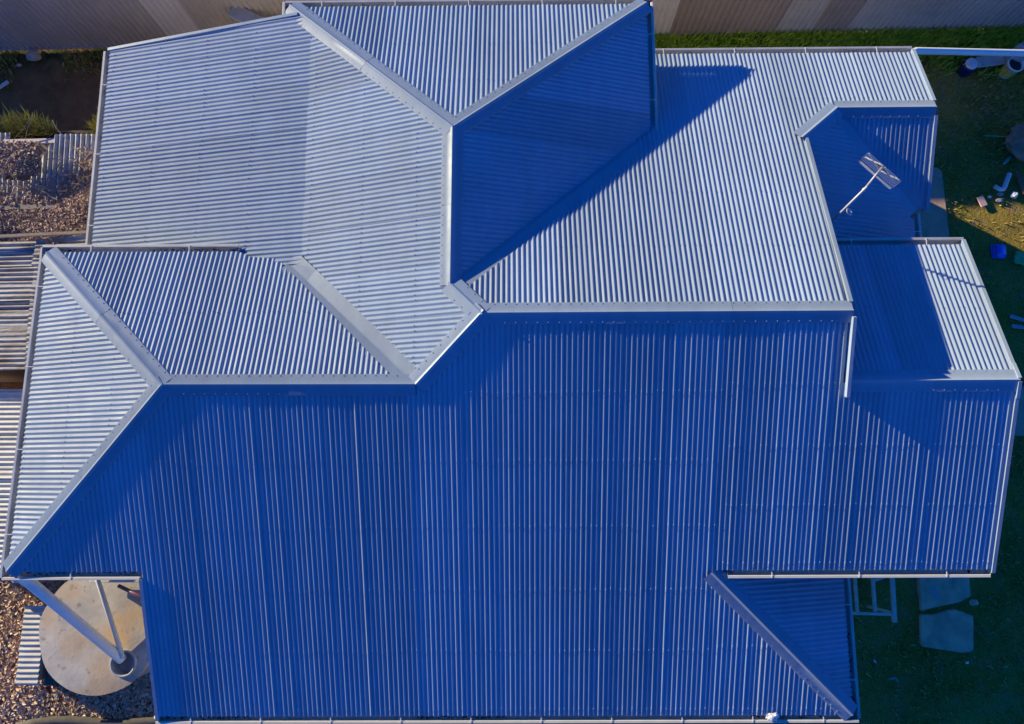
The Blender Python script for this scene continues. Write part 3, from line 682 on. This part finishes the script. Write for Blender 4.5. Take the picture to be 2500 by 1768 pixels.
# raised soil bank that carries the tufts
bm = bmesh.new(); bmesh.ops.create_grid(bm, x_segments=30, y_segments=8, size=1)
for v in bm.verts:
    t = v.co.y; v.co = Vector((-9.2 + v.co.x * 2.0, 6.56 + t * .24, 1.78 * max(0, 1 - max(0, t - .1) ** 1.5) + .05 * noise.noise(Vector((v.co.x * 7, t * 4, 0)))))
o = obj('earth_bank', bm, 'soil', None, True); o['kind'] = 'structure'

# ------------------------------------------------------------------ paving
def slab(name, pts, label, m='concrete', z1=.05, z0=-.05, cat='slab', group=None):
    bm = bmesh.new(); prism(bm, pts, z0, z1)
    bmesh.ops.bevel(bm, geom=[e for e in bm.edges], offset=.015, segments=2, affect='EDGES'); o = obj(name, bm, m)
    return tag(o, label, cat, group)
o = slab('path', [(7.0, 3.0), (9.02, 3.0), (9.12, 5.0), (9.10, 6.38), (9.0, 6.47), (7.0, 6.47)], '', 'path', .03); del o['label']; del o['category']; o['kind'] = 'structure'
o = slab('path', [(9.35, .74), (12.5, .74), (12.5, 1.75), (9.35, 1.75)], '', 'path', .03); del o['label']; del o['category']; o['kind'] = 'structure'
slab('concrete_slab', [(7.83, -1.30), (8.82, -1.30), (8.81, -2.36), (8.60, -2.47), (8.22, -2.545), (7.82, -2.635)], 'cracked concrete slab with a white paint smear under the east gutter', group='loose concrete slabs')
slab('concrete_slab', [(7.80, -2.70), (8.06, -2.70), (8.35, -2.62), (8.52, -2.615), (8.82, -2.73), (8.76, -3.37), (8.70, -3.40), (8.52, -3.41), (7.80, -3.30), (7.75, -3.25)], 'lower cracked concrete slab with rounded corners on the dark lawn', group='loose concrete slabs')
bm = bmesh.new()
for (x, y, r) in ((8.10, -2.20, .05), (8.12, -2.28, .065), (8.11, -2.36, .05), (8.18, -2.42, .035), (8.07, -2.26, .04)):
    vs2 = [bm.verts.new((x + r * math.cos(k) * (1 + .3 * math.sin(k * 3)), y + r * 1.1 * math.sin(k), .0545 + r * .001)) for k in [j * .524 for j in range(12)]]; bm.faces.new(vs2)
par = [o_ for o_ in C.objects if o_.name == 'concrete_slab'][0]
obj('paint_smear', bm, 'paletimber', par)
def rock(name, loc, s, label, m='rock', sq=(1, 1, .6), seed=0):
    bm = bmesh.new(); bmesh.ops.create_icosphere(bm, subdivisions=3, radius=1)
    for v in bm.verts:
        k = 1 + .35 * noise.noise(v.co * 1.3 + Vector((seed, 0, 0))) + .12 * noise.noise(v.co * 4 + Vector((0, seed, 0)))
        v.co = Vector((v.co.x * sq[0], v.co.y * sq[1], v.co.z * sq[2])) * s * k + Vector(loc)
    return tag(obj(name, bm, m), label, 'stone')
rock('stone', (8.86, -2.48, .03), .085, 'small pale stone wedged beside the gap between the slabs', sq=(1.1, .7, .5), seed=3)
rock('stone', (-10.66, 9.22, .07), .15, 'pale stone on the bare soil near the fence', sq=(1.1, .75, .6), seed=8)
rock('stone', (-10.98, 9.02, .03), .06, 'little grey stone beside the larger pale stone near the fence', sq=(1, .6, .5), seed=11)

# ------------------------------------------------------------------ east yard clutter
def board(name, p0, p1, w, h, m, label, cat='board', group=None):
    bm = bmesh.new(); bar(bm, p0, p1, w, h); bmesh.ops.bevel(bm, geom=bm.edges[:], offset=min(w, h) * .12, segments=1, affect='EDGES')
    return tag(obj(name, bm, m), label, cat, group)
pipe_thing('stormwater_pipe', [(6.90, 7.33, 2.86), (6.99, 7.35, 2.90), (7.15, 7.46, 2.78), (10.2, 7.70, 2.25), (12.5, 7.9, 1.9)], .060, 'white', 'long white plastic pipe running from the north gutter past the yard')
bm = bmesh.new(); box(bm, 11.9, 12.0, 7.80, 7.90, 0, 1.94); tag(obj('support_post', bm, 'timber'), 'timber post carrying the far end of the white pipe', 'post')
jug = thing('drink_cooler', 'round navy drink cooler with white lid on the lawn', 'cooler', (9.80, 8.70, 0))
bm = bmesh.new(); lathe(bm, [(0, 0), (.13, 0), (.145, .02), (.15, .25), (.14, .30), (0, .30)], 28, (9.80, 8.70, -.02)); obj('body', bm, 'navy', jug, True)
bm = bmesh.new(); lathe(bm, [(.125, .28), (.13, .30), (.125, .335), (.10, .35), (0, .352)], 28, (9.80, 8.70, -.02)); obj('lid', bm, 'white', jug, True)
bm = bmesh.new(); tube(bm, [(9.65, 8.70, .24), (9.64, 8.68, .34), (9.72, 8.58, .36), (9.88, 8.58, .36), (9.96, 8.68, .34), (9.95, 8.70, .24)], .010, 6); obj('handle', bm, 'white', jug, True)
board('pale_board', (10.06, 8.84, .10), (10.98, 8.96, .10), .24, .03, 'palewood', 'pale pink grey board leading to the white bucket', group='boards on the lawn')
board('timber_block', (10.10, 8.80, .03), (10.16, 8.98, .03), .08, .10, 'timber', 'short timber offcut propping the pale board end', 'block')
bk = thing('bucket', 'white bucket with yellow label and dark contents at the yard edge', 'bucket', (10.70, 8.64, 0))
bm = bmesh.new(); lathe(bm, [(0, 0), (.13, 0), (.135, .01), (.165, .36), (.178, .36), (.178, .40), (.160, .40), (.150, .30), (0, .30)], 28, (10.70, 8.64, -.02)); obj('body', bm, 'white', bk, True)
bm = bmesh.new(); lathe(bm, [(.1415, .06), (.1595, .27)], 28, (10.70, 8.64, -.02)); o = obj('label_band', bm, 'yellow', bk, True); o['label'] = 'yellow printed label band'
bm = bmesh.new(); lathe(bm, [(.148, .305), (.14, .33), (.06, .36), (0, .34)], 20, (10.70, 8.64, -.02)); obj('contents', bm, 'black', bk, True)
cj = thing('plastic_container', 'clear plastic container standing behind the white bucket', 'container', (10.72, 8.85, 0))
bm = bmesh.new(); lathe(bm, [(0, .0), (.16, .0), (.17, .04), (.18, .50), (.17, .56), (.13, .60)], 28, (10.80, 8.88, -.02)); obj('body', bm, 'clear', cj, True)
bm = bmesh.new(); lathe(bm, [(.13, .60), (.135, .63), (.0, .635)], 24, (10.80, 8.88, -.02)); obj('lid', bm, 'clear', cj, True)
bm = bmesh.new(); lathe(bm, [(0, .01), (.155, .02), (.16, .30), (0, .34)], 20, (10.80, 8.88, -.02)); obj('contents', bm, 'greenglass', cj, True)
pipe_thing('green_stake', [(10.06, 7.18, .03), (10.75, 7.10, .10)], .012, 'greencloth', 'thin green garden stake lying beside the brown bundle', 'stake', 8)
bm = bmesh.new(); bmesh.ops.create_icosphere(bm, subdivisions=4, radius=1)
for v in bm.verts:
    k = 1 + .22 * noise.noise(v.co * 1.6) + .10 * noise.noise(v.co * 5 + Vector((7, 1, 0))) - .12 * abs(math.sin(v.co.x * 7 + v.co.y * 2))
    v.co = Vector((10.85 + v.co.x * .36 * k, 6.98 + v.co.y * .42 * k, .10 + v.co.z * .14 * k))
tag(obj('hessian_bundle', bm, 'hessian', None, True), 'crumpled brown cloth bundle on the lawn at the right edge', 'bundle')
bt = thing('plastic_bottle', 'small green plastic bottle lying on the grass above the white elbow', 'bottle', (10.49, 6.61, 0))
bm = bmesh.new(); tube(bm, [(10.56, 6.68, .04), (10.46, 6.575, .04), (10.435, 6.55, .04)], [.038, .038, .018], 14); obj('body', bm, 'greenglass', bt, True)
bm = bmesh.new(); tube(bm, [(10.435, 6.55, .04), (10.415, 6.53, .04)], .020, 12); obj('cap', bm, 'white', bt, True)
pipe_thing('elbow_pipe', [(10.50, 6.30, .055), (10.36, 6.00, .055), (10.325, 5.955, .055), (10.27, 5.945, .055), (10.15, 6.02, .055)], .048, 'white', 'white plastic elbow pipe lying bent on the grass')
rock('plaster_lump', (10.56, 5.83, .04), .07, 'round white lump at the edge of the sunlit grass', 'white', (1, 1, .8), 5)['category'] = 'lump'
rock('plaster_lump', (10.28, 5.86, .02), .06, 'broken grey plaster piece just below the white elbow', 'paletimber', (1, .7, .5), 15)['category'] = 'lump'
rock('plaster_lump', (10.24, 5.72, .02), .065, 'lower grey plaster piece beside the sunlit grass', 'paletimber', (1.2, .7, .5), 25)['category'] = 'lump'
rock('plaster_lump', (10.05, 5.80, .02), .035, 'tiny white plaster crumb right of the pink board', 'white', (1.2, .8, .6), 35)['category'] = 'lump'
board('pink_board', (9.83, 5.80, .03), (9.91, 5.59, .03), .14, .03, 'pink', 'small pink board lying at the tip of the sunlit grass')
bl = thing('storage_tub', 'bright blue plastic storage tub upside down on the lawn', 'tub', (10.10, 4.60, 0))
bm = bmesh.new(); box(bm, 9.985, 10.225, 4.47, 4.735, -.02, .12); bmesh.ops.bevel(bm, geom=bm.edges[:], offset=.035, segments=3, affect='EDGES'); obj('body', bm, 'blue', bl, True)
bm = bmesh.new(); box(bm, 9.965, 10.245, 4.45, 4.755, -.02, .02); bmesh.ops.bevel(bm, geom=bm.edges[:], offset=.012, segments=2, affect='EDGES'); obj('rim', bm, 'blue', bl, True)
bm = bmesh.new(); bmesh.ops.create_icosphere(bm, subdivisions=4, radius=1)
for v in bm.verts:
    k = 1 + .35 * noise.noise(v.co * 1.4 + Vector((3, 3, 0))) + .15 * noise.noise(v.co * 5)
    v.co = Vector((10.62 + v.co.x * .22 * k, 4.44 + v.co.y * .16 * k, .03 + v.co.z * .08 * k))
tag(obj('green_tarpaulin', bm, 'greencloth', None, True), 'crumpled bright green tarpaulin at the right edge', 'tarpaulin')
board('timber_offcut', (10.19, 3.21, .03), (10.75, 3.02, .03), .075, .03, 'paletimber', 'upper of two pale battens on the dark lawn', 'batten', 'pale battens')
board('timber_offcut', (10.20, 3.00, .03), (10.75, 2.93, .03), .075, .03, 'paletimber', 'lower of two pale battens on the dark lawn', 'batten', 'pale battens')
board('orange_plank', (10.66, 6.35, .05), (10.78, 5.85, .05), .10, .06, 'orangewood', 'orange brown plank at the right edge beside the elbow pipe', 'plank')
# trestle under the east gutter
tr_ = thing('trestle', 'pale metal trestle frame standing under the south east gutter', 'trestle', (6.45, -2.1, 0))
for x in (6.15, 6.475):
    bm = bmesh.new(); bar(bm, (x, -1.35, 1.0), (x, -2.47, 1.0), .055, .05); obj('cross_rung', bm, 'galv', tr_)
bm = bmesh.new(); bar(bm, (6.85, -1.35, 1.0), (6.81, -2.66, 1.0), .07, .06); obj('side_rail', bm, 'galv', tr_)
bm = bmesh.new(); bar(bm, (5.75, -2.49, 1.0), (6.83, -2.52, 1.0), .05, .05); obj('end_rail', bm, 'galv', tr_)
bm = bmesh.new(); bar(bm, (6.15, -1.55, 1.03), (6.85, -1.83, 1.03), .045, .04); obj('brace', bm, 'galv', tr_)
bm = bmesh.new(); bar(bm, (6.48, -1.92, 1.04), (6.84, -1.80, 1.04), .045, .04); obj('brace', bm, 'galv', tr_)
for x, y in ((5.80, -1.40), (6.84, -1.40), (5.80, -2.48), (6.82, -2.50)):
    bm = bmesh.new(); bar(bm, (x, y, .98), (x, y + (.06 if y > -2 else -.06), -.03), .045, .045); obj('leg', bm, 'galv', tr_)
def wrapper(name, pts, m, label):
    bm = bmesh.new(); a = [bm.verts.new((x, y, .02 + .02 * random.random())) for x, y in pts]; b = [bm.verts.new((x, y, .045 + .02 * random.random())) for x, y in pts]
    bm.faces.new(b); bm.faces.new(a[::-1])
    for i in range(len(pts)): j = (i + 1) % len(pts); bm.faces.new((a[i], a[j], b[j], b[i]))
    bmesh.ops.recalc_face_normals(bm, faces=bm.faces[:]); return tag(obj(name, bm, m), label, 'litter')
wrapper('crumpled_wrapper', [(7.06, -3.90), (7.12, -3.86), (7.20, -3.84), (7.28, -3.90), (7.25, -3.94), (7.19, -3.89), (7.12, -3.90)], 'greenglass', 'green crumpled wrapper on the lawn near the roof corner')
wrapper('paper_scrap', [(6.82, -3.52), (6.86, -3.55), (6.87, -3.60), (6.83, -3.57)], 'white', 'white paper scrap on the bare lawn below the trestle')
wrapper('paper_scrap', [(8.58, -3.58), (8.64, -3.57), (8.63, -3.61), (8.59, -3.61)], 'white', 'white paper scrap below the lower slab')
# crumpled white plastic caught in the south gutter
bm = bmesh.new(); bmesh.ops.create_icosphere(bm, subdivisions=3, radius=1)
for v in bm.verts:
    k = 1 + .5 * noise.noise(v.co * 2.3) + .25 * noise.noise(v.co * 6)
    v.co = Vector((3.98 + v.co.x * .10 * k, -3.76 + v.co.y * .07 * k, 2.60 + v.co.z * .045 * k))
tag(obj('plastic_rag', bm, 'white'), 'crumpled white plastic caught in the south gutter', 'rag')
# north-west oddments by the fence
bx_ = thing('wooden_tray', 'shallow wooden tray with orange rim half hidden under the north west rake', 'tray', (-7.3, 9.4, 0))
bm = bmesh.new(); box(bm, -7.74, -6.2, 8.95, 9.24, -.02, .16); obj('base', bm, 'palewood', bx_)
for a, b in (((-7.76, 8.9, .14), (-7.76, 9.27, .14)), ((-7.76, 9.26, .14), (-6.2, 9.26, .14))):
    bm = bmesh.new(); bar(bm, a, b, .05, .30); obj('rim', bm, 'orangewood', bx_)
board('long_plank', (-5.80, 9.42, 1.30), (-4.40, 8.85, .95), .30, .05, 'paletimber', 'wide pale plank propped beside the fence near the roof corner', 'plank')
for q, (x, y, h) in enumerate(((-5.6, 9.34, 1.23), (-4.6, 8.95, .98))):
    board('prop_post', (x, y, -.02), (x, y, h), .07, .07, 'timber', ('left post holding the wide pale plank by the fence', 'right post holding the wide pale plank beside the house')[q], 'post', 'posts under the pale plank')
board('white_batten', (-11.6, 8.30, .04), (-11.17, 8.62, .04), .07, .04, 'white', 'white batten on the bare soil at the left edge', 'batten')
# rolled shade cloth along the bottom edge
pipe_thing('shadecloth_roll', [(-9.6, -4.70, .06)] + [(-9.2 + .35 * k, -4.615 + .03 * math.sin(k * 1.1), .07) for k in range(9)] + [(-6.0, -4.72, .06)], .085, 'shadecloth', 'roll of grey shade cloth lying along the bottom edge below the tank', 'roll')
